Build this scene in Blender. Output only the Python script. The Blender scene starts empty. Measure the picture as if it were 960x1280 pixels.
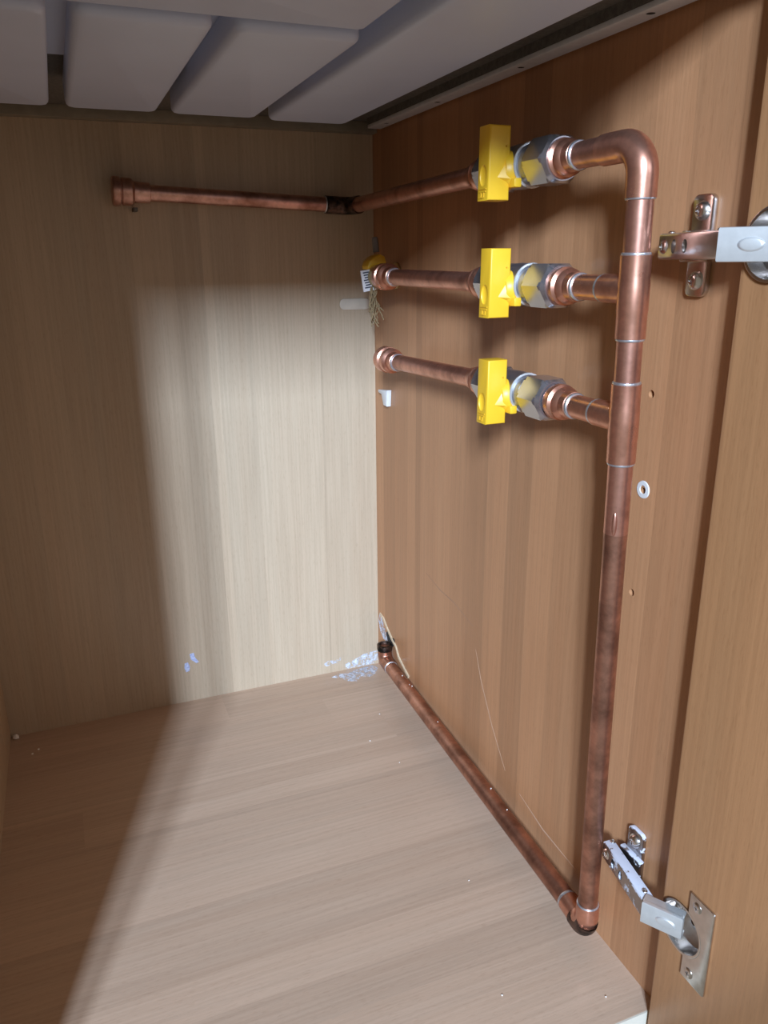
import bpy, bmesh, math, random
from mathutils import Vector, Matrix

sc = bpy.context.scene
COL = sc.collection
random.seed(7)
V = Vector
PI = math.pi

# ---------------------------------------------------------------- camera
YAW, PITCH, ROLL, FPX = 0.3775, 0.3102, -0.0088, 985.96
fwd = V((math.sin(YAW)*math.cos(PITCH), math.cos(YAW)*math.cos(PITCH), -math.sin(PITCH)))
rgt = V((math.cos(YAW), -math.sin(YAW), 0))
upv = rgt.cross(fwd)
r2 = rgt*math.cos(ROLL) + upv*math.sin(ROLL)
u2 = -rgt*math.sin(ROLL) + upv*math.cos(ROLL)
cam = bpy.data.cameras.new('camera')
cam.sensor_fit = 'VERTICAL'
cam.sensor_height = 36
cam.lens = FPX*36/1280
cam.clip_start = 0.01
camo = bpy.data.objects.new('camera', cam)
COL.objects.link(camo)
M = Matrix.Identity(4)
for i in range(3):
    M[i][0], M[i][1], M[i][2] = r2[i], u2[i], -fwd[i]
M.translation = V((-0.3424, -0.8882, 0.519))
camo.matrix_world = M
sc.camera = camo

# ---------------------------------------------------------------- light
sc.view_settings.view_transform = 'Standard'
sc.view_settings.look = 'None'
sc.view_settings.gamma = 1
sc.view_settings.use_curve_mapping = False
sc.view_settings.exposure = 0.0
w = bpy.data.worlds.new('room_light')
sc.world = w
w.use_nodes = True
w.node_tree.nodes['Background'].inputs[0].default_value = (1.0, 0.91, 0.76, 1)
w.node_tree.nodes['Background'].inputs[1].default_value = 0.255

def window_light(name, loc, target, sx, sy, power, col):
    l = bpy.data.lights.new(name, 'AREA')
    l.shape = 'RECTANGLE'
    l.size, l.size_y = sx, sy
    l.energy = power
    l.color = col
    o = bpy.data.objects.new(name, l)
    COL.objects.link(o)
    o.location = loc
    o.rotation_euler = (V(target)-V(loc)).to_track_quat('-Z', 'Y').to_euler()
    return o
# daylight from the two panes of the kitchen window, across the room to the front left
for px in (-1.45, -1.75):
    window_light('window_pane_daylight', (px, -3.40, 1.69), (-0.25, -0.1, 0.35), 0.17, 0.62, 152, (0.575, 0.745, 1.0))

# ---------------------------------------------------------------- materials
MATS = {}
def nodes(name):
    m = bpy.data.materials.new(name)
    m.use_nodes = True
    nt = m.node_tree
    b = nt.nodes['Principled BSDF']
    MATS[name] = m
    return m, nt, b
def N(nt, t, **kw):
    n = nt.nodes.new(t)
    for k, v in kw.items():
        if k.startswith('i_'):
            n.inputs[k[2:].replace('_', ' ')].default_value = v
        else:
            setattr(n, k, v)
    return n
def L(nt, a, b): nt.links.new(a, b)
def math_n(nt, op, a, b=None):
    n = N(nt, 'ShaderNodeMath', operation=op)
    for i, s in enumerate((a, b)):
        if s is None: continue
        if isinstance(s, (int, float)): n.inputs[i].default_value = s
        else: L(nt, s, n.inputs[i])
    return n.outputs[0]
def ramp(nt, fac, stops):
    r = N(nt, 'ShaderNodeValToRGB')
    el = r.color_ramp.elements
    while len(el) < len(stops): el.new(0.5)
    for e, (p, c) in zip(el, stops):
        e.position = p
        e.color = (c[0], c[1], c[2], 1)
    L(nt, fac, r.inputs[0])
    return r.outputs[0]
def mix(nt, fac, a, b, mode='MIX'):
    n = N(nt, 'ShaderNodeMix', data_type='RGBA', blend_type=mode)
    for s, v in ((n.inputs[0], fac), (n.inputs[6], a), (n.inputs[7], b)):
        if isinstance(v, (int, float)): s.default_value = v
        elif isinstance(v, tuple): s.default_value = (v[0], v[1], v[2], 1)
        else: L(nt, v, s)
    return n.outputs[2]

def wood(name, base, across, along, stave=0.062, length=None, contrast=0.16, rough=0.42, seed=0.0):
    """printed beech laminate: stave tones, long soft grain, short pore flecks"""
    m, nt, b = nodes(name)
    tc = N(nt, 'ShaderNodeTexCoord')
    sp = N(nt, 'ShaderNodeSeparateXYZ')
    L(nt, tc.outputs['Object'], sp.inputs[0])
    a, g = sp.outputs[across], sp.outputs[along]
    # stave index, with a little waviness of the joint
    cw = N(nt, 'ShaderNodeCombineXYZ')
    L(nt, math_n(nt, 'MULTIPLY', g, 3.0), cw.inputs[0])
    cw.inputs[1].default_value = seed
    nw = N(nt, 'ShaderNodeTexNoise', i_Scale=1.0, i_Detail=1.0)
    L(nt, cw.outputs[0], nw.inputs['Vector'])
    aw = math_n(nt, 'ADD', a, math_n(nt, 'MULTIPLY', nw.outputs['Fac'], 0.008))
    si = math_n(nt, 'FLOOR', math_n(nt, 'DIVIDE', aw, stave))
    si2 = math_n(nt, 'FLOOR', math_n(nt, 'DIVIDE', math_n(nt, 'ADD', aw, 0.021), stave*0.63))
    cv = N(nt, 'ShaderNodeCombineXYZ')
    L(nt, si, cv.inputs[0]); L(nt, si2, cv.inputs[1]); cv.inputs[2].default_value = seed
    if length:
        wn0 = N(nt, 'ShaderNodeTexWhiteNoise', noise_dimensions='1D')
        L(nt, si, wn0.inputs['W'])
        gi = math_n(nt, 'FLOOR', math_n(nt, 'ADD', math_n(nt, 'DIVIDE', g, length), wn0.outputs['Value']))
        L(nt, gi, cv.inputs[2])
    wn = N(nt, 'ShaderNodeTexWhiteNoise', noise_dimensions='3D')
    L(nt, cv.outputs[0], wn.inputs['Vector'])
    # grain
    def stretched(sa, sg, detail, dist=0.0):
        c = N(nt, 'ShaderNodeCombineXYZ')
        L(nt, math_n(nt, 'MULTIPLY', a, sa), c.inputs[0])
        L(nt, math_n(nt, 'MULTIPLY', g, sg), c.inputs[1])
        L(nt, math_n(nt, 'MULTIPLY', wn.outputs['Value'], 9.0), c.inputs[2])
        n = N(nt, 'ShaderNodeTexNoise', i_Scale=1.0, i_Detail=detail, i_Distortion=dist)
        L(nt, c.outputs[0], n.inputs['Vector'])
        return n.outputs['Fac']
    g1 = stretched(60, 1.6, 3.0, 0.3)
    g2 = stretched(420, 9.0, 2.0)
    g3 = stretched(900, 130.0, 1.0)
    lo = tuple(c*(1-contrast) for c in base)
    hi = tuple(min(1, c*(1+contrast)) for c in base)
    redder = (base[0]*1.03, base[1]*0.90, base[2]*0.82)
    col = ramp(nt, wn.outputs['Value'], [(0.0, lo), (1.0, hi)])
    col = mix(nt, math_n(nt, 'MULTIPLY', g1, 0.55), col, redder)
    f2 = ramp(nt, g2, [(0.35, (0.93, 0.92, 0.91)), (0.65, (1.03, 1.03, 1.03))])
    col = mix(nt, 1.0, col, f2, 'MULTIPLY')
    f3 = ramp(nt, g3, [(0.28, (0.80, 0.76, 0.72)), (0.42, (1, 1, 1))])
    col = mix(nt, 0.35, col, f3, 'MULTIPLY')
    L(nt, col, b.inputs['Base Color'])
    b.inputs['Roughness'].default_value = rough
    b.inputs['Specular IOR Level'].default_value = 0.45
    bp = N(nt, 'ShaderNodeBump', i_Strength=0.06, i_Distance=0.001)
    L(nt, g3, bp.inputs['Height'])
    L(nt, bp.outputs[0], b.inputs['Normal'])
    return m

def plain(name, col, rough=0.5, metal=0.0, var=0.12, scale=60.0, spec=0.5, bump=0.0):
    m, nt, b = nodes(name)
    tc = N(nt, 'ShaderNodeTexCoord')
    n = N(nt, 'ShaderNodeTexNoise', i_Scale=scale, i_Detail=4.0)
    L(nt, tc.outputs['Object'], n.inputs['Vector'])
    c = ramp(nt, n.outputs['Fac'], [(0.3, tuple(x*(1-var) for x in col)), (0.7, tuple(min(1, x*(1+var)) for x in col))])
    L(nt, c, b.inputs['Base Color'])
    b.inputs['Roughness'].default_value = rough
    b.inputs['Metallic'].default_value = metal
    b.inputs['Specular IOR Level'].default_value = spec
    if bump:
        bp = N(nt, 'ShaderNodeBump', i_Strength=bump, i_Distance=0.0005)
        L(nt, n.outputs['Fac'], bp.inputs['Height'])
        L(nt, bp.outputs[0], b.inputs['Normal'])
    return m

def copper(name, col, dark, amount, rough, scale=38.0):
    m, nt, b = nodes(name)
    tc = N(nt, 'ShaderNodeTexCoord')
    n = N(nt, 'ShaderNodeTexNoise', i_Scale=scale, i_Detail=5.0, i_Roughness=0.6)
    L(nt, tc.outputs['Object'], n.inputs['Vector'])
    f = ramp(nt, n.outputs['Fac'], [(0.62-amount*0.4, (0, 0, 0)), (0.78-amount*0.25, (1, 1, 1))])
    n2 = N(nt, 'ShaderNodeTexNoise', i_Scale=240.0, i_Detail=2.0)
    L(nt, tc.outputs['Object'], n2.inputs['Vector'])
    c = mix(nt, f, col, dark)
    c = mix(nt, 0.5, c, ramp(nt, n2.outputs['Fac'], [(0.3, (0.8, 0.78, 0.76)), (0.7, (1.1, 1.08, 1.06))]), 'MULTIPLY')
    L(nt, c, b.inputs['Base Color'])
    b.inputs['Metallic'].default_value = 0.92
    rr = math_n(nt, 'ADD', math_n(nt, 'MULTIPLY', n.outputs['Fac'], 0.25), rough)
    L(nt, rr, b.inputs['Roughness'])
    bp = N(nt, 'ShaderNodeBump', i_Strength=0.05, i_Distance=0.0005)
    L(nt, n2.outputs['Fac'], bp.inputs['Height'])
    L(nt, bp.outputs[0], b.inputs['Normal'])
    return m

wood('laminate_back', (0.50, 0.400, 0.280), 0, 2, stave=0.064, contrast=0.11, rough=0.40, seed=1.0)
wood('laminate_left', (0.50, 0.385, 0.250), 1, 2, stave=0.06, contrast=0.1, rough=0.4, seed=3.0)
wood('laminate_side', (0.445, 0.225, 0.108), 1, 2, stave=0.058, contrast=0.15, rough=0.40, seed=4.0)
wood('laminate_floor', (0.53, 0.385, 0.275), 1, 0, stave=0.055, length=1.3, contrast=0.10, rough=0.30, seed=2.0)
wood('laminate_door', (0.41, 0.205, 0.090), 1, 2, stave=0.070, contrast=0.10, rough=0.42, seed=8.0)
plain('chipboard', (0.13, 0.12, 0.105), 0.8, var=0.25, scale=300, bump=0.3)
plain('batten', (0.27, 0.235, 0.175), 0.7, var=0.12, scale=90)
plain('edge_band', (0.64, 0.59, 0.48), 0.5, var=0.05)
plain('tray_white', (0.54, 0.60, 0.76), 0.45, var=0.03, scale=14)
plain('aluminium', (0.66, 0.67, 0.70), 0.5, metal=0.0, var=0.06, scale=120)
copper('copper_pipe', (0.68, 0.35, 0.26), (0.42, 0.20, 0.14), 0.35, 0.20)
copper('copper_old', (0.56, 0.28, 0.19), (0.27, 0.13, 0.085), 0.6, 0.24)
copper('copper_fitting', (0.72, 0.36, 0.25), (0.50, 0.22, 0.15), 0.3, 0.18)
copper('copper_dull', (0.74, 0.44, 0.36), (0.36, 0.18, 0.13), 0.5, 0.25)
copper('copper_burnt', (0.20, 0.12, 0.09), (0.02, 0.018, 0.015), 0.75, 0.35, 120.0)
plain('solder', (0.62, 0.62, 0.64), 0.32, metal=0.85, var=0.2, scale=300)
plain('nickel', (0.40, 0.41, 0.45), 0.34, metal=0.9, var=0.06, scale=80)
plain('nickel_hex', (0.48, 0.48, 0.51), 0.25, metal=0.9, var=0.05, scale=80)
plain('nickel_hinge', (0.66, 0.62, 0.59), 0.25, metal=1.0, var=0.12, scale=150)
plain('steel_bright', (0.80, 0.81, 0.80), 0.30, metal=0.7, var=0.06, scale=150)  # window reflection on the hinge link put into the colour: paler, less metallic
plain('yellow_plastic', (0.86, 0.50, 0.025), 0.40, var=0.04, scale=40)
plain('yellow_shadow', (0.76, 0.43, 0.02), 0.45, var=0.08, scale=90)
plain('brass', (0.60, 0.43, 0.19), 0.35, metal=0.9, var=0.2, scale=120)
plain('dark_hole', (0.02, 0.017, 0.015), 0.9, var=0.1)
plain('bare_wood', (0.62, 0.47, 0.30), 0.8, var=0.15, scale=400)
plain('white_filler', (0.72, 0.74, 0.80), 0.75, var=0.12, scale=260, bump=0.4)
plain('cream_plug', (0.66, 0.58, 0.46), 0.6, var=0.06, scale=90)
plain('white_plastic', (0.70, 0.68, 0.65), 0.45, var=0.04)
plain('paper_label', (0.82, 0.81, 0.82), 0.6, var=0.03)
plain('label_ink', (0.06, 0.07, 0.10), 0.6, var=0.1)
plain('hemp', (0.30, 0.215, 0.11), 0.9, var=0.3, scale=500)
plain('crumb', (0.86, 0.82, 0.74), 0.85, var=0.08, scale=300)
plain('blue_scrap', (0.52, 0.58, 0.95), 0.5, var=0.35, scale=350)
plain('grey_plastic', (0.20, 0.19, 0.18), 0.5, var=0.1)
plain('scratch_light', (0.56, 0.35, 0.23), 0.6, var=0.1)
plain('scratch_dark', (0.38, 0.21, 0.125), 0.6, var=0.1)
fm = MATS['white_filler']; fnt = fm.node_tree
fb = fnt.nodes['Principled BSDF']
ftc = N(fnt, 'ShaderNodeTexCoord')
fn = N(fnt, 'ShaderNodeTexNoise', i_Scale=170.0, i_Detail=5.0, i_Roughness=0.7)
L(fnt, ftc.outputs['Object'], fn.inputs['Vector'])
L(fnt, ramp(fnt, fn.outputs['Fac'], [(0.44, (0.0, 0.0, 0.0)), (0.60, (0.9, 0.9, 0.9))]), fb.inputs['Alpha'])
# worn white residue over nickel (lower hinge)
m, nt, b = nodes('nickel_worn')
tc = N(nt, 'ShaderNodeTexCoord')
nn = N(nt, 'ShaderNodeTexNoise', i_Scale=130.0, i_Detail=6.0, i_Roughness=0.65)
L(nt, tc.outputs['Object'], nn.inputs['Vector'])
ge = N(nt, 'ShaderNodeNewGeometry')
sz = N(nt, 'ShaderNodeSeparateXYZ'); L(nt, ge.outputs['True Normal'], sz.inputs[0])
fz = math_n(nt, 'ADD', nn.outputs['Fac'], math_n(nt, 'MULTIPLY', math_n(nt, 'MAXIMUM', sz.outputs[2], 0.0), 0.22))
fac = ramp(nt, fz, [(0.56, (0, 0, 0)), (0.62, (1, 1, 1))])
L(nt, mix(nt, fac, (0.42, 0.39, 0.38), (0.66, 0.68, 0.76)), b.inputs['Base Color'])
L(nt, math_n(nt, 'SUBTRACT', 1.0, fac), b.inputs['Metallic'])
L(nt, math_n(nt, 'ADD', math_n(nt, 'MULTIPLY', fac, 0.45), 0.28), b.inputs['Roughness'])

# ---------------------------------------------------------------- mesh helpers
def ob(name, bm, mat, parent=None, angle=32):
    me = bpy.data.meshes.new(name)
    bmesh.ops.recalc_face_normals(bm, faces=bm.faces)
    bm.to_mesh(me)
    bm.free()
    me.materials.append(MATS[mat])
    for p in me.polygons: p.use_smooth = True
    me.set_sharp_from_angle(angle=math.radians(angle))
    o = bpy.data.objects.new(name, me)
    COL.objects.link(o)
    if parent: o.parent = parent
    return o
def tag(o, label=None, cat=None, group=None, kind=None):
    if label: o['label'] = label
    if cat: o['category'] = cat
    if group: o['group'] = group
    if kind: o['kind'] = kind
    return o
def thing(name, label, cat, loc=(0, 0, 0), group=None):
    o = bpy.data.objects.new(name, None)
    o.empty_display_size = 0.02
    COL.objects.link(o)
    o.location = loc
    return tag(o, label, cat, group)
def copy_tree(o, parent=None):
    c = o.copy()
    COL.objects.link(c)
    c.parent = parent
    for ch in list(o.children): copy_tree(ch, c)
    return c
def box(lo, hi, bev=0.0, seg=2, bm=None):
    bm2 = bmesh.new()
    bmesh.ops.create_cube(bm2, size=1)
    lo, hi = V(lo), V(hi)
    for v in bm2.verts:
        v.co = V([(lo[i]+hi[i])/2 + v.co[i]*(hi[i]-lo[i]) for i in range(3)])
    if bev: bmesh.ops.bevel(bm2, geom=bm2.edges[:], offset=bev, segments=seg, affect='EDGES', profile=0.5)
    if bm is None: return bm2
    join(bm, bm2)
    return bm
def join(bm, other, mtx=None):
    if mtx is not None: bmesh.ops.transform(other, matrix=mtx, verts=other.verts)
    me = bpy.data.meshes.new('tmp')
    other.to_mesh(me); other.free()
    bm.from_mesh(me)
    bpy.data.meshes.remove(me)
def frame(d):
    d = V(d).normalized()
    a = V((0, 0, 1)) if abs(d.z) < 0.9 else V((1, 0, 0))
    s = d.cross(a).normalized()
    return d, s, s.cross(d).normalized()
def lathe(A, d, prof, seg=28, bm=None):
    """prof: (t, r) along direction d from A"""
    bm = bm or bmesh.new()
    d, s, u = frame(d)
    A = V(A)
    rings = []
    for t, r in prof:
        rings.append([bm.verts.new(A + d*t + (s*math.cos(2*PI*k/seg) + u*math.sin(2*PI*k/seg))*max(r, 1e-5)) for k in range(seg)])
    for a, b_ in zip(rings, rings[1:]):
        for k in range(seg):
            bm.faces.new((a[k], a[(k+1) % seg], b_[(k+1) % seg], b_[k]))
    bm.faces.new(rings[0][::-1]); bm.faces.new(rings[-1])
    return bm
def sweep(pts, rad, seg=24, bm=None):
    bm = bm or bmesh.new()
    pts = [V(p) for p in pts]
    n = len(pts)
    rad = rad if isinstance(rad, (list, tuple)) else [rad]*n
    rings = []
    s = None
    for i in range(n):
        t = (pts[min(i+1, n-1)] - pts[max(i-1, 0)]).normalized()
        if s is None: _, s, u = frame(t)
        else:
            s = (s - t*s.dot(t)).normalized()
            u = s.cross(t)
        rings.append([bm.verts.new(pts[i] + (s*math.cos(2*PI*k/seg) + u*math.sin(2*PI*k/seg))*rad[i]) for k in range(seg)])
    for a, b_ in zip(rings, rings[1:]):
        for k in range(seg):
            bm.faces.new((a[k], a[(k+1) % seg], b_[(k+1) % seg], b_[k]))
    bm.faces.new(rings[0][::-1]); bm.faces.new(rings[-1])
    return bm
def corner_path(P0, C, P1, r, n=10):
    """P0 -> corner C -> P1 with a rounded bend of radius r"""
    P0, C, P1 = V(P0), V(C), V(P1)
    a = (P0-C).normalized(); b_ = (P1-C).normalized()
    A, B = C + a*r, C + b_*r
    O = C + a*r + b_*r
    out = [P0]
    for i in range(n+1):
        t = i/n*PI/2
        out.append(O - b_*r*math.cos(t) - a*r*math.sin(t))
    out.append(P1)
    return out
def ring(A, d, r, wd=0.0022, bm=None):
    return lathe(A, d, [(-wd/2, r*0.97), (-wd/3, r*1.04), (0, r*1.065), (wd/3, r*1.04), (wd/2, r*0.97)], 28, bm)
def hexnut(A, d, length, across, bm=None):
    """six-sided nut with turned chamfers on both ends; across = across corners"""
    bm = bm or bmesh.new()
    d, s, u = frame(d)
    A = V(A)
    R = across/2
    prof = [(0, 0.80), (0.10, 0.93), (0.16, 1.0), (0.84, 1.0), (0.90, 0.93), (1, 0.80)]
    seg = 36
    rings = []
    for t, k_ in prof:
        row = []
        for k in range(seg):
            th = 2*PI*k/seg
            ph = (th % (PI/3)) - PI/6
            rh = R*math.cos(PI/6)/math.cos(ph)
            r = min(rh, R*k_*1.0 if k_ < 1 else rh)
            row.append(bm.verts.new(A + d*(t*length) + (s*math.cos(th) + u*math.sin(th))*r))
        rings.append(row)
    for a, b_ in zip(rings, rings[1:]):
        for k in range(seg):
            bm.faces.new((a[k], a[(k+1) % seg], b_[(k+1) % seg], b_[k]))
    bm.faces.new(rings[0][::-1]); bm.faces.new(rings[-1])
    return bm
def prism(outline, axis, lo, hi, bev=0.0, seg=2):
    """closed 2-D outline extruded along axis (0,1,2); outline in the two other axes in order"""
    bm = bmesh.new()
    def pt(p, h):
        c = list(p); c.insert(axis, h)
        return V(c)
    a = [bm.verts.new(pt(p, lo)) for p in outline]
    b_ = [bm.verts.new(pt(p, hi)) for p in outline]
    n = len(outline)
    bm.faces.new(a[::-1]); bm.faces.new(b_)
    for k in range(n): bm.faces.new((a[k], a[(k+1) % n], b_[(k+1) % n], b_[k]))
    bmesh.ops.recalc_face_normals(bm, faces=bm.faces)
    if bev:
        ed = [e for e in bm.edges if abs(e.verts[0].co[axis]-e.verts[1].co[axis]) < 1e-7]
        bmesh.ops.bevel(bm, geom=ed, offset=bev, segments=seg, affect='EDGES', profile=0.5)
    return bm
def rrect(x0, x1, y0, y1, r, n=5, corners=(1, 1, 1, 1)):
    out = []
    for i, (cx, cy, a0) in enumerate(((x1-r, y1-r, 0), (x0+r, y1-r, 90), (x0+r, y0+r, 180), (x1-r, y0+r, 270))):
        if not corners[i]:
            out.append((x1 if i in (0, 3) else x0, y1 if i < 2 else y0)); continue
        for k in range(n+1):
            t = math.radians(a0 + 90*k/n)
            out.append((cx + r*math.cos(t), cy + r*math.sin(t)))
    return out
def cut(o, cutters):
    """real holes: boolean difference, applied"""
    tmp = []
    for c in cutters:
        bmesh.ops.recalc_face_normals(c, faces=c.faces)
        me = bpy.data.meshes.new('cutter'); c.to_mesh(me); c.free()
        co = bpy.data.objects.new('cutter', me); COL.objects.link(co)
        if o.parent: co.parent = o.parent
        md = o.modifiers.new('cut', 'BOOLEAN'); md.operation = 'DIFFERENCE'; md.solver = 'EXACT'; md.object = co
        tmp.append(co)
    bpy.context.view_layer.update()
    dg = bpy.context.evaluated_depsgraph_get()
    me = bpy.data.meshes.new_from_object(o.evaluated_get(dg))
    o.modifiers.clear()
    old = o.data; o.data = me; me.name = old.name
    me.set_sharp_from_angle(angle=math.radians(32))
    for co in tmp: bpy.data.objects.remove(co)
    return o

# ---------------------------------------------------------------- the cabinet (setting)
XL, YF, ZT = -0.4535, -0.556, 0.660        # left wall, front, top board
floor = tag(ob('floor', box((XL-0.018, YF+0.0012, -0.018), (0.018, 0.012, 0.0)), 'laminate_floor'), kind='structure')
tag(ob('front_edge_band', box((XL-0.018, YF, -0.018), (0.018, YF+0.0012, 0.0)), 'edge_band', floor), label='cream plastic edge band')
tag(ob('wall_back', box((XL-0.018, 0.0, 0.0), (0.018, 0.012, ZT+0.04)), 'laminate_back'), kind='structure')
tag(ob('wall_left', box((XL-0.018, YF, 0.0), (XL, 0.0, ZT+0.04)), 'laminate_left'), kind='structure')
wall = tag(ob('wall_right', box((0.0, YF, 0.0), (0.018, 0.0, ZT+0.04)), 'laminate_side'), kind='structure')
cut(wall, [lathe((-0.002, y, z), (1, 0, 0), [(0, r), (0.012, r)], 20) for y, z, r in ((-0.487, 0.436, 0.0026), (-0.488, 0.372, 0.0026), (-0.486, 0.299, 0.0026))])
tag(ob('ceiling', box((XL-0.018, -0.578, ZT), (0.018, 0.012, ZT+0.038)), 'chipboard'), kind='structure')
# white plug around the middle hole
bm = lathe((0.0, -0.488, 0.3732), (-1, 0, 0), [(0, 0.0060), (0.0006, 0.0057), (0.0007, 0.0030), (0.0001, 0.0027)], 24)
bmesh.ops.delete(bm, geom=[f for f in bm.faces if len(f.verts) > 4], context='FACES')
pl = ob('hole_plug', bm, 'white_plastic', wall)
# faint scratches on the side panel
def strip(pts, wd, x=-0.0001):
    bm = bmesh.new()
    P = [V((x, y, z)) for y, z in pts]
    L_, R_ = [], []
    for i, p in enumerate(P):
        t = (P[min(i+1, len(P)-1)]-P[max(i-1, 0)]).normalized()
        n = V((1, 0, 0)).cross(t)*wd/2*(0.25 if i in (0, len(P)-1) else 1)
        L_.append(p+n); R_.append(p-n)
    vs = [bm.verts.new(p) for p in L_] + [bm.verts.new(p) for p in R_]
    vb = [bm.verts.new(p+V((0.0001, 0, 0))) for p in L_] + [bm.verts.new(p+V((0.0001, 0, 0))) for p in R_]
    n = len(P)
    for i in range(n-1):
        bm.faces.new((vs[i], vs[i+1], vs[n+i+1], vs[n+i]))
        bm.faces.new((vb[i], vb[i+1], vb[n+i+1], vb[n+i]))
        bm.faces.new((vs[i], vs[i+1], vb[i+1], vb[i])); bm.faces.new((vs[n+i], vs[n+i+1], vb[n+i+1], vb[n+i]))
    return bm
ob('scratch', strip([(-0.150, 0.187), (-0.185, 0.181), (-0.22, 0.180), (-0.262, 0.172)], 0.0012), 'scratch_dark', wall)
ob('scratch', strip([(-0.268, 0.150), (-0.281, 0.121), (-0.305, 0.085), (-0.333, 0.052)], 0.0011), 'scratch_light', wall)
ob('scratch', strip([(-0.36, 0.045), (-0.40, 0.036), (-0.45, 0.034)], 0.0016), 'scratch_light', wall)

HY = (-0.070, -0.190, -0.330, -0.470)
# aluminium strip along the top of the right wall
tr = tag(ob('trim_1', box((-0.0185, -0.572, 0.6500), (-0.0035, -0.034, 0.6535), 0.0006), 'aluminium'), kind='structure')
for y in HY: ob('screw', lathe((-0.0115, y, 0.6502), (0, 0, 1), [(0, 0.0026), (0.0025, 0.0026)], 16), 'dark_hole', tr)  # near-black discs stand in for the shade inside the strip's holes, not real screws
tag(tr, label='narrow grey metal strip with screw holes along the top of the right wall')
cut(tr, [lathe((-0.0115, y, 0.647), (0, 0, 1), [(0, 0.0027), (0.0075, 0.0027)], 16) for y in HY])
t2_ = tag(ob('trim_2', box((-0.0185, -0.572, 0.6536), (0.0, -0.034, ZT)), 'chipboard'), kind='structure')
cut(t2_, [lathe((-0.0115, y, 0.650), (0, 0, 1), [(0, 0.0027), (0.0095, 0.0027)], 16) for y in HY])

tag(ob('trim_3', box((XL, -0.014, 0.6490), (0.0, 0.0, ZT), 0.0006), 'batten'), kind='structure')

# moulded tray hanging under the worktop: rounded pads with slots between
tray = thing('moulded_tray', 'pale grey moulded tray with rounded slotted pads under the worktop', 'tray', (-0.25, -0.30, 0.637))
TZ = 0.637
def tpart(name, x0, x1, y0, y1, z0, r, corners=(1, 1, 1, 1), bev=0.004, z1=ZT):
    o = ob(name, prism(rrect(x0, x1, y0, y1, r, 6, corners), 2, z0, z1-0.0003, bev, 3), 'tray_white', tray)
    o.location = -V(tray.location)
    return o
tpart('pad', XL+0.002, -0.3305, -0.411, -0.142, TZ, 0.008)
tpart('pad', -0.3185, -0.2475, -0.411, -0.140, TZ, 0.008)
tpart('pad', -0.2360, -0.1635, -0.411, -0.138, TZ, 0.008)
tpart('pad', -0.1510, -0.0780, -0.566, -0.131, TZ, 0.008)
tpart('front_panel', XL+0.002, -0.1640, -0.566, -0.414, TZ+0.004, 0.006)
tpart('backing_sheet', XL+0.004, -0.085, -0.560, -0.24, TZ+0.017, 0.004, bev=0.001)

# the open door
DX, DY = -0.012, -0.5595
door = tag(ob('door_1', box((DX, DY-0.44, -0.03), (DX+0.018, DY, 0.69), 0.0008), 'laminate_door'), kind='structure')
tag(door, label='open brown wood-grain cabinet door at the right edge')

# ---------------------------------------------------------------- copper pipework
RP, RF = 0.0077, 0.0089
RB, RT = V((-0.018, -0.4915, 0.021)), V((-0.033, -0.5010, 0.574))
def riser(z):
    t = (z-RB.z)/(RT.z-RB.z)
    return RB.lerp(RT, t)
rd = (RT-RB).normalized()
pw = thing('copper_riser_pipework', 'soldered copper riser with two tees, top bend and long pipe along the floor', 'pipe', (-0.018, -0.4915, 0.0))
off = V(pw.location)
def pp(name, bm, mat, parent=None):
    o = ob(name, bm, mat, parent or pw)
    if parent is None: o.location = -off
    return o
YV = -0.374           # valve centres
ZV = (0.5790, 0.501, 0.424)
# vertical lengths between the fittings
pp('pipe', sweep([riser(0.519), riser(0.553)], RP), 'copper_pipe')
pp('pipe', sweep([riser(0.445), riser(0.474)], RP), 'copper_pipe')
pp('pipe', sweep([riser(0.350), riser(0.397)], RP), 'copper_pipe')
low = pp('pipe', sweep([riser(0.040), riser(0.34), riser(0.3505)], [RP*0.97, RP*0.97, RP]), 'copper_old')
dr = bmesh.new()
bmesh.ops.create_uvsphere(dr, u_segments=14, v_segments=10, radius=1)
bmesh.ops.transform(dr, matrix=Matrix.Translation(riser(0.358)+V((-0.0052, -0.0048, 0))) @ Matrix.Diagonal((0.0018, 0.0018, 0.0085, 1)), verts=dr.verts)
pp('solder_drip', dr, 'copper_pipe')
# tees
for zt, z0, z1, zb in ((0.4965, 0.4725, 0.5205, ZV[1]), (0.4215, 0.3965, 0.4465, ZV[2])):
    bm = lathe(riser(z0), rd, [(0, RP*1.02), (0.0006, RF), (0.014, RF), (0.0165, RF*1.03), (z1-z0-0.0165, RF*1.03), (z1-z0-0.014, RF), (z1-z0-0.0006, RF), (z1-z0, RP*1.02)])
    c = riser(zb)
    lathe(c, (0, 1, 0), [(0.002, RF*0.98), (0.026, RF*0.96), (0.0268, RP)], 28, bm)
    tee = pp('tee', bm, 'copper_fitting')
    for z in (z0, z1): ob('solder_ring', ring(riser(z), rd, RP*1.05), 'solder', tee)
    y0 = c.y + 0.0270
    ob('solder_ring', ring(V((c.x, y0, zb)), (0, 1, 0), RP*1.05, 0.003), 'solder', tee)
    pp('pipe', sweep([(c.x, y0-0.01, zb), (c.x, -0.436, zb)], RP*1.02), 'copper_fitting')
    ad = pp('adapter', lathe((c.x, -0.447, zb), (0, 1, 0), [(0, RP*1.02), (0.0008, RF*1.05), (0.007, RF*1.06), (0.009, RF*1.22), (0.011, RF*1.30), (0.0125, RF*1.15), (0.0138, RF*1.15), (0.015, RF*1.40), (0.0200, RF*1.40), (0.0225, RF*1.28)]), 'copper_fitting')
    ob('solder_ring', ring(V((c.x, -0.4475, zb)), (0, 1, 0), RP*1.10, 0.003), 'solder', ad)
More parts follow.
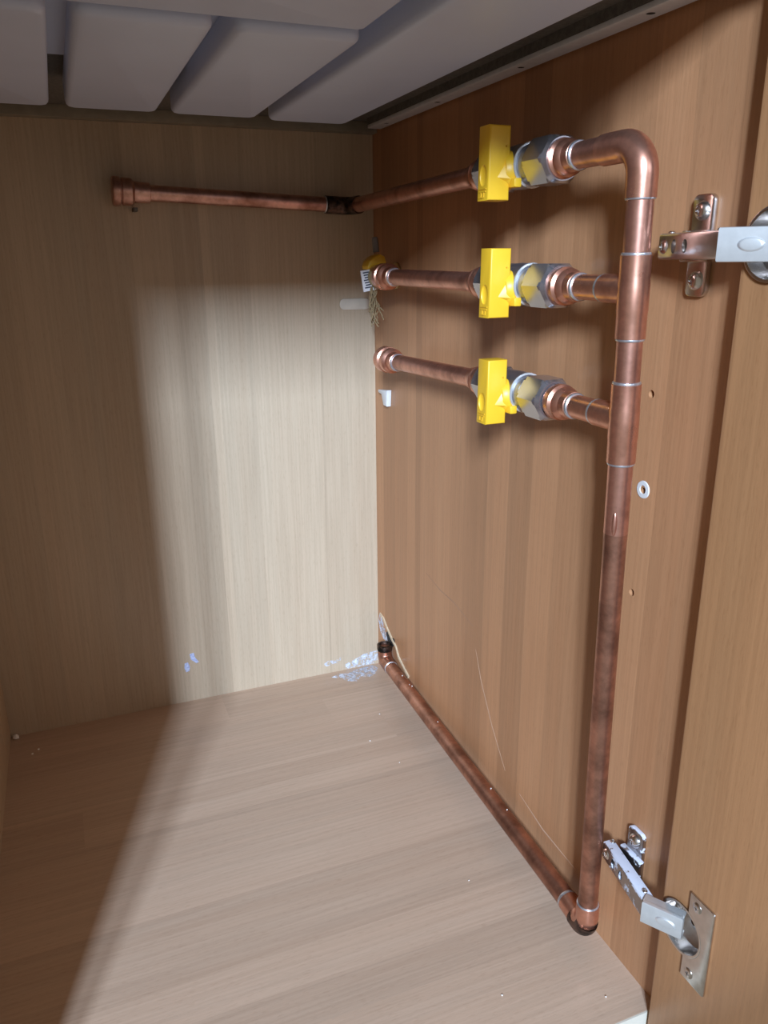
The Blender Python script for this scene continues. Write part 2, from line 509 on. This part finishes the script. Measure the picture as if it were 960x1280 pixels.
# top bend
c = V((RT.x, RT.y, ZV[0]))
bend = sweep(corner_path(riser(0.5505), c, (c.x, -0.466, c.z), 0.017, 14), RF)
eb = pp('elbow', bend, 'copper_fitting')
ob('solder_ring', ring(riser(0.5505), rd, RP*1.06), 'solder', eb)
pp('pipe', sweep([(c.x, -0.467, c.z), (c.x, -0.432, c.z)], RP*1.03), 'copper_pipe')
ad = pp('adapter', lathe((c.x, -0.440, c.z), (0, 1, 0), [(0, RP*1.02), (0.0008, RF*1.02), (0.007, RF*1.04), (0.009, RF*1.25), (0.011, RF*1.30), (0.0125, RF*1.12), (0.014, RF*1.15), (0.0152, RF*1.38), (0.018, RF*1.36), (0.0185, RF*1.28)]), 'copper_fitting')
ob('solder_ring', ring(V((c.x, -0.4405, c.z)), (0, 1, 0), RP*1.10, 0.003), 'solder', ad)
# bottom bend, floor pipe and the bend into the back corner
F0, F1 = V((-0.0155, -0.462, 0.0195)), V((-0.0105, -0.066, 0.031))
be = pp('elbow', sweep(corner_path(riser(0.044), V((-0.018, -0.4915, 0.020)), V((-0.0155, -0.464, 0.0195)), 0.013, 12), RF), 'copper_fitting')
ob('solder_ring', ring(riser(0.0435), rd, RP*1.06, 0.003), 'solder', be)
ob('solder_ring', ring(F0, F1-F0, RP*1.06, 0.004), 'solder', be)
ob('scorch_mark', sweep(corner_path(V((-0.0188, -0.4925, 0.027)), V((-0.0188, -0.4925, 0.0192)), V((-0.0175, -0.478, 0.0192)), 0.0095, 8), RF*0.985), 'copper_burnt', be)
pp('pipe', sweep([F0, F0.lerp(F1, 0.5), F1], RP*1.04), 'copper_old')
ce = pp('elbow', sweep(corner_path(V((-0.0104, -0.070, 0.0308)), V((-0.0102, -0.0485, 0.0316)), V((-0.0102, -0.049, 0.0500)), 0.0105, 10), RF*1.02), 'copper_old')
ob('solder_ring', ring(V((-0.0104, -0.0705, 0.0308)), F1-F0, RP*1.08, 0.0022), 'solder', ce)
ob('scorched_collar', lathe((-0.0102, -0.0487, 0.0455), (0, 0, 1), [(0, RF*1.06), (0.003, RF*1.1), (0.0075, RF*1.08), (0.008, RF*0.8), (0.003, RF*0.7)]), 'copper_burnt', ce)

# three branch pipes beyond the valves
def branch(name, label, c, zb):
    return thing(name, label, 'pipe', (c, YV, zb), 'branch pipes beyond the valves')
x1, x2, x3 = RT.x, riser(ZV[1]).x, riser(ZV[2]).x
def rear_adapter(par, c, zb, o):
    a = ob('adapter', lathe((c, YV+0.0478, zb), (0, 1, 0), [(0, RF*1.30), (0.002, RF*1.38), (0.008, RF*1.38), (0.0095, RF*1.15), (0.012, RF*1.3), (0.016, RF*1.05), (0.022, RF*1.04), (0.0225, RP)]), 'copper_fitting', par)
    a.location = -o
t1 = branch('copper_branch_pipe', 'topmost copper branch pipe turning the corner along the back wall', x1, ZV[0])
o1 = V(t1.location)
rear_adapter(t1, x1, ZV[0], o1)
CB = V((-0.034, -0.0165, 0.5745)); EB = V((-0.281, -0.0180, 0.5850))
ob('pipe', sweep([(x1, YV+0.066, ZV[0]), (x1, CB.y-0.020, 0.5745)], RP), 'copper_pipe', t1).location = -o1
be1 = ob('elbow', sweep(corner_path((x1, CB.y-0.026, 0.5745), CB, (CB.x-0.028, CB.y, 0.5757), 0.012, 10), RF*1.03), 'copper_burnt', t1); be1.location = -o1
bd = (EB - V((CB.x-0.028, CB.y, 0.5757))).normalized()
ob('solder_ring', ring(V((CB.x-0.028, CB.y, 0.5757)), bd, RP*1.06), 'solder', be1)
B0 = V((CB.x-0.024, CB.y, 0.5756))
ob('pipe', sweep([B0, EB - bd*0.030], RP*1.0), 'copper_dull', t1).location = -o1
e = ob('end_fitting', lathe(EB, -bd, [(0, RF*1.25), (0.0005, RF*1.50), (0.0022, RF*1.58), (0.0075, RF*1.50), (0.0082, RF*1.32), (0.009, RF*1.32), (0.0098, RF*1.46), (0.0185, RF*1.44), (0.0200, RF*1.25), (0.021, RF*1.12), (0.0355, RF*1.10), (0.0362, RP)]), 'copper_dull', t1); e.location = -o1
cut(e, [lathe(EB - bd*-0.002, -bd, [(0, RF*1.12), (0.012, RF*1.12)], 24)])
ob('pipe_clip', box((-0.262, -0.0185, 0.5665), (-0.258, 0.0, 0.5700)), 'chipboard', t1).location = -o1

t2 = branch('copper_branch_pipe', 'middle copper branch pipe running back to the labelled corner valve', x2, ZV[1])
o2 = V(t2.location)
rear_adapter(t2, x2, ZV[1], o2)
ob('pipe', sweep([(x2, YV+0.066, ZV[1]), (x2, -0.126, ZV[1]+0.001)], RP), 'copper_pipe', t2).location = -o2
e2 = ob('end_fitting', lathe((x2, -0.137, ZV[1]+0.001), (0, 1, 0), [(0, RP*1.0), (0.001, RF*1.06), (0.011, RF*1.08), (0.0125, RF*1.30), (0.0135, RF*1.42), (0.019, RF*1.42), (0.020, RF*1.22), (0.022, RF*1.22), (0.023, RF*1.48), (0.031, RF*1.48), (0.033, RF*1.25)]), 'copper_fitting', t2); e2.location = -o2
ob('solder_ring', ring(V((x2, -0.1372, ZV[1]+0.001)), (0, 1, 0), RP*1.10, 0.0026), 'solder', e2)

t3 = branch('copper_branch_pipe', 'lowest copper branch pipe ending in a ridged fitting near the corner', x3, ZV[2])
o3 = V(t3.location)
rear_adapter(t3, x3, ZV[2], o3)
Z3 = 0.4185
ob('pipe', sweep([(x3, YV+0.066, ZV[2]), (x3, -0.128, Z3)], RP), 'copper_pipe', t3).location = -o3
e3 = ob('end_fitting', lathe((x3, -0.140, Z3), (0, 1, 0), [(0, RP*1.0), (0.001, RF*1.06), (0.012, RF*1.08), (0.0135, RF*1.30), (0.0145, RF*1.42), (0.021, RF*1.42), (0.022, RF*1.22), (0.025, RF*1.22), (0.026, RF*1.50), (0.036, RF*1.50), (0.0375, RF*1.3)]), 'copper_fitting', t3); e3.location = -o3
ob('solder_ring', ring(V((x3, -0.1402, Z3)), (0, 1, 0), RP*1.10, 0.003), 'solder', e3)
# ---------------------------------------------------------------- ball valves
def make_valve():
    t = thing('ball_valve', 'x', 'valve', (0, 0, 0), 'yellow-handled ball valves')
    body = [(-0.024, 0.0105), (-0.0235, 0.0112), (-0.020, 0.0115), (-0.014, 0.0126), (-0.0125, 0.0142), (0.0, 0.0148), (0.0125, 0.0142), (0.014, 0.0126), (0.020, 0.0115), (0.0235, 0.0112), (0.024, 0.0105)]
    bd_ = ob('body', lathe((0, 0, 0), (0, 1, 0), body, 36), 'nickel', t)
    ob('bonnet', lathe((-0.011, 0, 0), (-1, 0, 0), [(0, 0.0095), (0.0035, 0.0095), (0.0042, 0.008), (0.007, 0.008)], 24), 'nickel', bd_)
    ob('rim', ring(V((0, -0.0125, 0)), (0, 1, 0), 0.0140, 0.0015), 'steel_bright', bd_)
    for s in (-1, 1):
        ob('hex_nut', hexnut((0, s*0.0205, 0), (0, s, 0), 0.0290, 0.0330), 'nickel_hex', t, 20)
    # tee handle: deep flat paddle, hub with a gusset, stop tab
    h = ob('handle', prism([(-0.031, -0.0225), (-0.0305, 0.0245), (-0.0145, 0.0245), (-0.0145, 0.006), (-0.0130, -0.004), (-0.0145, -0.011), (-0.0145, -0.0225)], 1, -0.0078, 0.0078, 0.0013, 3), 'yellow_plastic', t)
    cutter = bmesh.new()
    bmesh.ops.create_uvsphere(cutter, u_segments=24, v_segments=16, radius=1)
    bmesh.ops.transform(cutter, matrix=Matrix.Translation((-0.0310, 0.0, -0.0065)) @ Matrix.Diagonal((0.0022, 0.0048, 0.0068, 1)), verts=cutter.verts)
    pin = lathe((-0.018, -0.0095, 0.0115), (0, 1, 0), [(0, 0.0007), (0.003, 0.0007)], 10)
    cut(h, [cutter, pin])
    ob('hub', lathe((-0.0185, 0, -0.003), (1, 0, 0), [(0, 0.0100), (0.003, 0.0122), (0.0072, 0.0128), (0.0082, 0.0120)], 32), 'yellow_plastic', h)
    gus = bmesh.new()
    vs = [gus.verts.new(p) for p in ((-0.0245, -0.0076, -0.008), (-0.0150, -0.0076, 0.0055), (-0.0150, -0.0105, -0.001), (-0.0150, -0.0108, -0.009), (-0.0150, -0.0076, -0.0115))]
    for f in ((0, 1, 2), (0, 2, 3), (0, 3, 4), (1, 2, 3), (1, 3, 4), (0, 1, 4)): gus.faces.new([vs[i] for i in f])
    ob('gusset', gus, 'yellow_plastic', h)
    ob('stop_tab', box((-0.0150, -0.0150, -0.0145), (-0.0092, -0.0060, -0.0085), 0.0010), 'yellow_plastic', h)
    emb = bmesh.new()
    for zz, y0, y1 in ((-0.0150, -0.005, 0.005), (-0.0168, -0.0045, 0.0045), (-0.0205, -0.001, 0.0048)):
        box((-0.0314, y0, zz-0.0004), (-0.0307, y1, zz+0.0004), 0, 1, emb)
    for yy in (-0.002, 0.002):
        box((-0.0314, yy-0.0004, -0.0205), (-0.0307, yy+0.0004, -0.0172), 0, 1, emb)
    ob('embossed_mark', emb, 'yellow_shadow', h)
    return t
v = make_valve()
valves = [v, copy_tree(v), copy_tree(v)]
for o, x, y, z, lb in zip(valves, (x1, x2, x3), (YV, YV-0.003, YV), ZV,
        ('topmost nickel ball valve with yellow handle, half in the worktop shadow',
         'middle nickel ball valve with yellow handle, level with the upper hinge',
         'lowest nickel ball valve with yellow handle, above the shelf pin holes')):
    o.location = (x, y, z)
    o['label'] = lb
    o['category'] = 'valve'
    o['group'] = 'yellow-handled ball valves'

# ---------------------------------------------------------------- corner valve with paper label
cv = thing('corner_gas_valve', 'small brass corner valve with a white printed tag and yellow cap', 'valve', (-0.031, -0.075, 0.502))
bdy = ob('body', lathe((0, -0.028, 0), (0, 1, 0), [(0, 0.0105), (0.001, 0.0118), (0.012, 0.0118), (0.014, 0.0100), (0.022, 0.0100)], 28), 'brass', cv)
ob('outlet_bend', sweep(corner_path((0, -0.010, 0), (0, 0.006, 0), (0.030, 0.006, 0), 0.0095, 8), 0.0092), 'brass', bdy)
ob('wall_flange', lathe((0.0285, 0.006, 0), (1, 0, 0), [(0, 0.011), (0.0008, 0.0135), (0.0024, 0.0135)], 24), 'brass', bdy)
cap = ob('yellow_cap', prism([(-0.009, 0.007), (-0.0100, 0.010), (-0.0080, 0.0150), (-0.003, 0.0195), (0.004, 0.0220), (0.009, 0.0200), (0.0110, 0.0140), (0.009, 0.008)], 1, -0.014, 0.006, 0.002, 2), 'yellow_plastic', cv)
ob('stem', lathe((0.004, -0.002, 0.024), (-0.05, 0.1, 1), [(0, 0.0035), (0.014, 0.0032), (0.015, 0.0024)], 16), 'grey_plastic', cv)
lab = ob('paper_tag', box((-0.0185, -0.0180, -0.0125), (-0.0015, -0.0166, 0.0085)), 'paper_label', cv)
ink = bmesh.new()
for k in range(7):
    zz = 0.0062 - k*0.0025
    x_a = -0.0165 + 0.0006*(k % 3)
    box((x_a, -0.0182, zz-0.0007), (x_a+0.0130-0.0022*((k*2) % 3), -0.0179, zz+0.0006), 0, 1, ink)
ob('printed_text', ink, 'label_ink', lab)
lab.rotation_euler = (0, math.radians(-9), 0)
hb = bmesh.new()
for k in range(16):
    a0 = V((random.uniform(-0.010, 0.000), random.uniform(-0.020, -0.008), -0.010))
    ln = random.uniform(0.022, 0.042)
    pts = [a0]
    for i in range(1, 7):
        f = i/6
        pts.append(a0 + V((math.sin(f*5+k)*0.0045*f + random.uniform(-.001, .001) + 0.002*f, math.cos(f*4+k*2)*0.004*f, -ln*f)))
    sweep(pts, 0.00055, 6, hb)
tag(ob('hemp_strands', hb, 'hemp', cv), label='frayed tan hemp strands', kind='stuff')

# ---------------------------------------------------------------- hinges
def slot(y, z, ry, rz, x0, x1):
    bm = lathe((x0, 0, 0), (1, 0, 0), [(0, 1.0), (x1-x0, 1.0)], 20)
    bmesh.ops.transform(bm, matrix=Matrix.Translation((0, y, z)) @ Matrix.Diagonal((1, ry, rz, 1)), verts=bm.verts)
    return bm
def screw(par, p, r, d=(-1, 0, 0), mat='nickel_hinge', hgt=0.0024):
    p = V(p)
    s = ob('screw', lathe(p, d, [(0, r), (hgt*0.35, r), (hgt*0.75, r*0.82), (hgt, r*0.5)], 18), mat, par)
    q = p + V(d)*hgt
    a = box((q.x-0.0009, q.y-r*0.48, q.z-0.0005), (q.x+0.0009, q.y+r*0.48, q.z+0.0005))
    b_ = box((q.x-0.0009, q.y-0.0005, q.z-r*0.48), (q.x+0.0009, q.y+0.0005, q.z+r*0.48))
    cut(s, [a, b_])
    return s
def make_hinge(label, z, mat, cupmat):
    t = thing('cabinet_hinge', label, 'hinge', (0, -0.518, z), 'concealed cabinet hinges')
    ox = DX
    pl = ob('mounting_plate', prism(rrect(-0.0085, 0.0075, -0.0275, 0.0275, 0.004, 5), 0, -0.0035, 0.0, 0.0008, 2), mat, t)
    ob('spacer', box((-0.0075, -0.012, -0.0085), (-0.0030, 0.010, 0.0085), 0.0008), mat, pl)
    for s in (-1, 1): screw(pl, (-0.0033, -0.001, s*0.0187), 0.0052, hgt=0.0034)
    # arm leans out from the panel, the link folds back into the cup
    arm = ob('arm', prism([(-0.0070, 0.0185), (-0.0155, 0.0185), (-0.0270, -0.0425), (-0.0175, -0.0425)], 2, -0.0072, 0.0072, 0.0014, 2), mat, t)
    ta = V((-0.0110, -0.0575, 0)).normalized()
    na = V((ta.y, -ta.x, 0))
    face = lambda y: V((-0.0155 + (0.0185-y)*(-0.0110/0.0575), y, 0))
    cut(arm, [slot(0.0030, 0.0, 0.0024, 0.0038, -0.030, -0.0125), slot(-0.0080, 0.0, 0.0026, 0.0036, -0.030, -0.0150)])
    screw(arm, face(0.0130)+V((0.0008, 0, 0)), 0.0042)
    screw(arm, (-0.0158, -0.0080, -0.0004), 0.0023, hgt=0.0018)
    screw(arm, (-0.0100, 0.0150, 0.0074), 0.0020, (0, 0, 1), hgt=0.0012)
    screw(arm, (-0.0200, -0.0330, 0.0074), 0.0018, (0, 0, 1), hgt=0.0012)
    P_, Q_ = V((-0.0285, -0.0405)), V((-0.0140, -0.0630))
    nd = V((0.0225, 0.0145)).normalized()
    out = [P_, Q_, Q_+nd*0.004, P_+nd*0.004]
    lk = ob('link', prism([tuple(p) for p in out], 2, -0.0085, 0.0085, 0.0010, 2), 'steel_bright', t)
    mid = P_.lerp(Q_, 0.60)
    ang = math.atan2(Q_.y-P_.y, Q_.x-P_.x)
    press = lathe((0, 0, 0), (0, 1, 0), [(-0.0011, 0.70), (-0.0010, 0.80), (-0.0007, 0.9), (0.0, 1.0)], 24)
    bmesh.ops.transform(press, matrix=Matrix.Translation((mid.x, mid.y, 0)) @ Matrix.Rotation(ang, 4, 'Z') @ Matrix.Diagonal((0.0066, 0.9, 0.0036, 1)), verts=press.verts)
    ob('stamped_oval', press, 'steel_bright', lk)
    P2, Q2 = P_+nd*0.0025, Q_+nd*0.0025
    for s in (-1, 1):
        ob('link_side', prism([tuple(P2), tuple(Q2), tuple(Q2+nd*0.006), tuple(P2+nd*0.006)], 2, s*0.0077-0.0007, s*0.0077+0.0007), 'steel_bright', lk)
    # cup let into the door, with its flange plate
    pt = ob('cup_plate', prism(rrect(-0.0865, -0.0500, -0.0335, 0.0335, 0.0022, 4), 0, ox-0.0016, ox, 0.0006, 2), cupmat, t)
    cut(pt, [lathe((ox-0.01, -0.0610, 0), (1, 0, 0), [(0, 0.0168), (0.02, 0.0168)], 32), box((ox-0.01, -0.066, -0.05), (ox+0.01, -0.04, 0.05))])
    bm = bmesh.new()
    lathe((ox-0.0018, -0.0610, 0), (1, 0, 0), [(0.0002, 0.0185), (0, 0.0180), (0.0002, 0.0168), (0.010, 0.0160), (0.0112, 0.012), (0.0112, 0.002)], 36, bm)
    bmesh.ops.delete(bm, geom=[f for f in bm.faces if len(f.verts) > 4], context='FACES')
    ob('cup', bm, cupmat, t)
    for s in (-1, 1): screw(pt, (ox-0.0014, -0.0725, s*0.0265), 0.0036, hgt=0.0012)
    return t, arm, pl
cut(door, [lathe((DX-0.01, -0.518-0.0610, z), (1, 0, 0), [(0, 0.0172), (0.0205, 0.0172)], 36) for z in (0.5245, 0.100)])
make_hinge('upper nickel cabinet hinge with clean arm, beside the copper riser', 0.5245, 'nickel_hinge', 'nickel_hinge')
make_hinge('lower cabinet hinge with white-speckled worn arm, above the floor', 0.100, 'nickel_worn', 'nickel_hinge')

# ---------------------------------------------------------------- small things
tag(ob('shelf_clip', prism([(-0.052, 0.376), (-0.024, 0.373), (-0.024, 0.370), (-0.034, 0.369), (-0.040, 0.357), (-0.050, 0.357)], 0, -0.006, -0.0001, 0.0008, 2), 'white_plastic'),
    'small white shelf clip on the side panel below the lowest pipe', 'clip')
tag(ob('dowel_plug', prism(rrect(-0.0430, -0.0060, 0.4635, 0.4760, 0.0055, 6), 1, -0.0012, 0.0, 0.0005, 2), 'cream_plug'),
    'cream oval plug set in the back wall near the corner', 'plug')
def blob(pts, axis, h, mat, name):
    """thin irregular smear with a crumbly top"""
    bm = bmesh.new()
    n = len(pts)
    cx = sum(p[0] for p in pts)/n; cy = sum(p[1] for p in pts)/n
    def P3(p, hh):
        c = [p[0], p[1]]; c.insert(axis, hh)
        return V(c)
    s = 1 if axis == 2 else -1
    rows = []
    for f, hh in ((1.0, 0.00005), (0.9, 0.6), (0.6, 1.0), (0.3, 0.8)):
        rows.append([bm.verts.new(P3((cx+(p[0]-cx)*f*random.uniform(.92, 1.06), cy+(p[1]-cy)*f*random.uniform(.92, 1.06)), s*(hh*h*random.uniform(.6, 1.2) if hh > .01 else hh))) for p in pts])
    for a, b_ in zip(rows, rows[1:]):
        for k in range(n): bm.faces.new((a[k], a[(k+1) % n], b_[(k+1) % n], b_[k]))
    bm.faces.new(rows[-1]); bm.faces.new(rows[0][::-1])
    return ob(name, bm, mat)
tag(blob([(-0.072, -0.012), (-0.060, -0.008), (-0.05, -0.012), (-0.038, -0.006), (-0.022, -0.004), (-0.008, -0.003), (-0.006, -0.012), (-0.014, -0.024), (-0.024, -0.030), (-0.034, -0.024), (-0.044, -0.034), (-0.054, -0.030), (-0.060, -0.020)], 2, 0.0008, 'white_filler', 'filler_smear'),
    'bluish white filler smeared over the floor in the back corner', 'filler')
tag(blob([(-0.048, 0.001), (-0.046, 0.008), (-0.036, 0.012), (-0.022, 0.018), (-0.010, 0.020), (-0.002, 0.019), (-0.001, 0.008), (-0.006, 0.001), (-0.026, 0.001)], 1, 0.0008, 'white_filler', 'filler_smear'),
    'whitish filler daubed low on the back wall beside the floor pipe', 'filler')
tag(blob([(-0.078, 0.014), (-0.070, 0.018), (-0.060, 0.016), (-0.052, 0.020), (-0.055, 0.013), (-0.066, 0.012), (-0.074, 0.010)], 1, 0.0004, 'white_filler', 'filler_smear'),
    'faint separate fleck of filler on the back wall left of the corner', 'filler')
tag(blob([(-0.246, 0.064), (-0.241, 0.065), (-0.240, 0.058), (-0.236, 0.051), (-0.239, 0.050), (-0.245, 0.056)], 1, 0.0005, 'blue_scrap', 'paper_scrap'),
    'upper shiny blue scrap stuck low on the back wall', 'scrap')
tag(blob([(-0.253, 0.052), (-0.249, 0.053), (-0.247, 0.047), (-0.248, 0.041), (-0.252, 0.040), (-0.254, 0.046)], 1, 0.0005, 'blue_scrap', 'paper_scrap'),
    'lower violet scrap stuck low on the back wall at the shadow edge', 'scrap')
# ragged hole and chipped laminate where the floor pipe leaves the cabinet
ch = thing('chipped_opening', 'ragged chipped opening above the pipe end in the back corner', 'opening', (-0.006, -0.03, 0.05))
def chip(name, pts, mat, x0=-0.0011, x1=-0.0001):
    o = ob(name, prism(pts, 0, x0, x1), mat, ch)
    o.location = -V(ch.location)
chip('dark_gap', [(-0.048, 0.046), (-0.060, 0.056), (-0.056, 0.062), (-0.045, 0.060), (-0.036, 0.066), (-0.030, 0.058), (-0.038, 0.048)], 'dark_hole', -0.0008)
chip('grey_filler', [(-0.038, 0.048), (-0.030, 0.056), (-0.016, 0.070), (-0.008, 0.078), (-0.004, 0.066), (-0.010, 0.052), (-0.022, 0.046)], 'white_filler', -0.0009)
ch_e = [(-0.010, 0.079), (-0.022, 0.077), (-0.036, 0.068), (-0.050, 0.0615), (-0.064, 0.056), (-0.073, 0.046), (-0.088, 0.040), (-0.104, 0.0345)]
chip('pale_chip', [p for p in ch_e] + [(y+0.001, z-0.0022-0.0012*(i % 2)) for i, (y, z) in reversed(list(enumerate(ch_e)))], 'bare_wood', -0.0018)
# crumbs
def crumb(p, r, label, group):
    bm = bmesh.new()
    bmesh.ops.create_icosphere(bm, subdivisions=1, radius=r)
    for v_ in bm.verts:
        v_.co *= random.uniform(0.7, 1.25)
        v_.co.z *= 0.7
    zmin = min(v_.co.z for v_ in bm.verts)
    o = ob('crumb', bm, 'crumb')
    o.location = (p[0], p[1], p[2]-zmin)
    tag(o, label, 'crumb', group)
crumb((XL+0.006, -0.006, 0), 0.0042, 'largest white crumb, in the dark far left corner of the floor', None)
for x, y in ((XL+0.030, -0.040), (XL+0.024, -0.046)):
    crumb((x, y, 0), 0.0014, 'tiny pale crumb on the dark floor near the left corner', 'crumbs near the left corner')
for x, y in ((-0.060, -0.215), (-0.075, -0.165), (-0.045, -0.118), (-0.070, -0.395), (-0.10, -0.505), (-0.030, -0.535)):
    crumb((x, y, 0), random.uniform(0.0006, 0.0009), 'tiny pale crumb lying on the lit floor beside the pipe', 'crumbs on the lit floor')
for t_ in (0.10, 0.155, 0.165, 0.36, 0.66, 0.74):
    p = F1.lerp(F0, t_)
    crumb((p.x+random.uniform(0.0, 0.003), p.y, p.z+RP*1.04*0.96), random.uniform(0.0006, 0.0009), 'tiny pale crumb lying on top of the floor pipe', 'crumbs on the floor pipe')
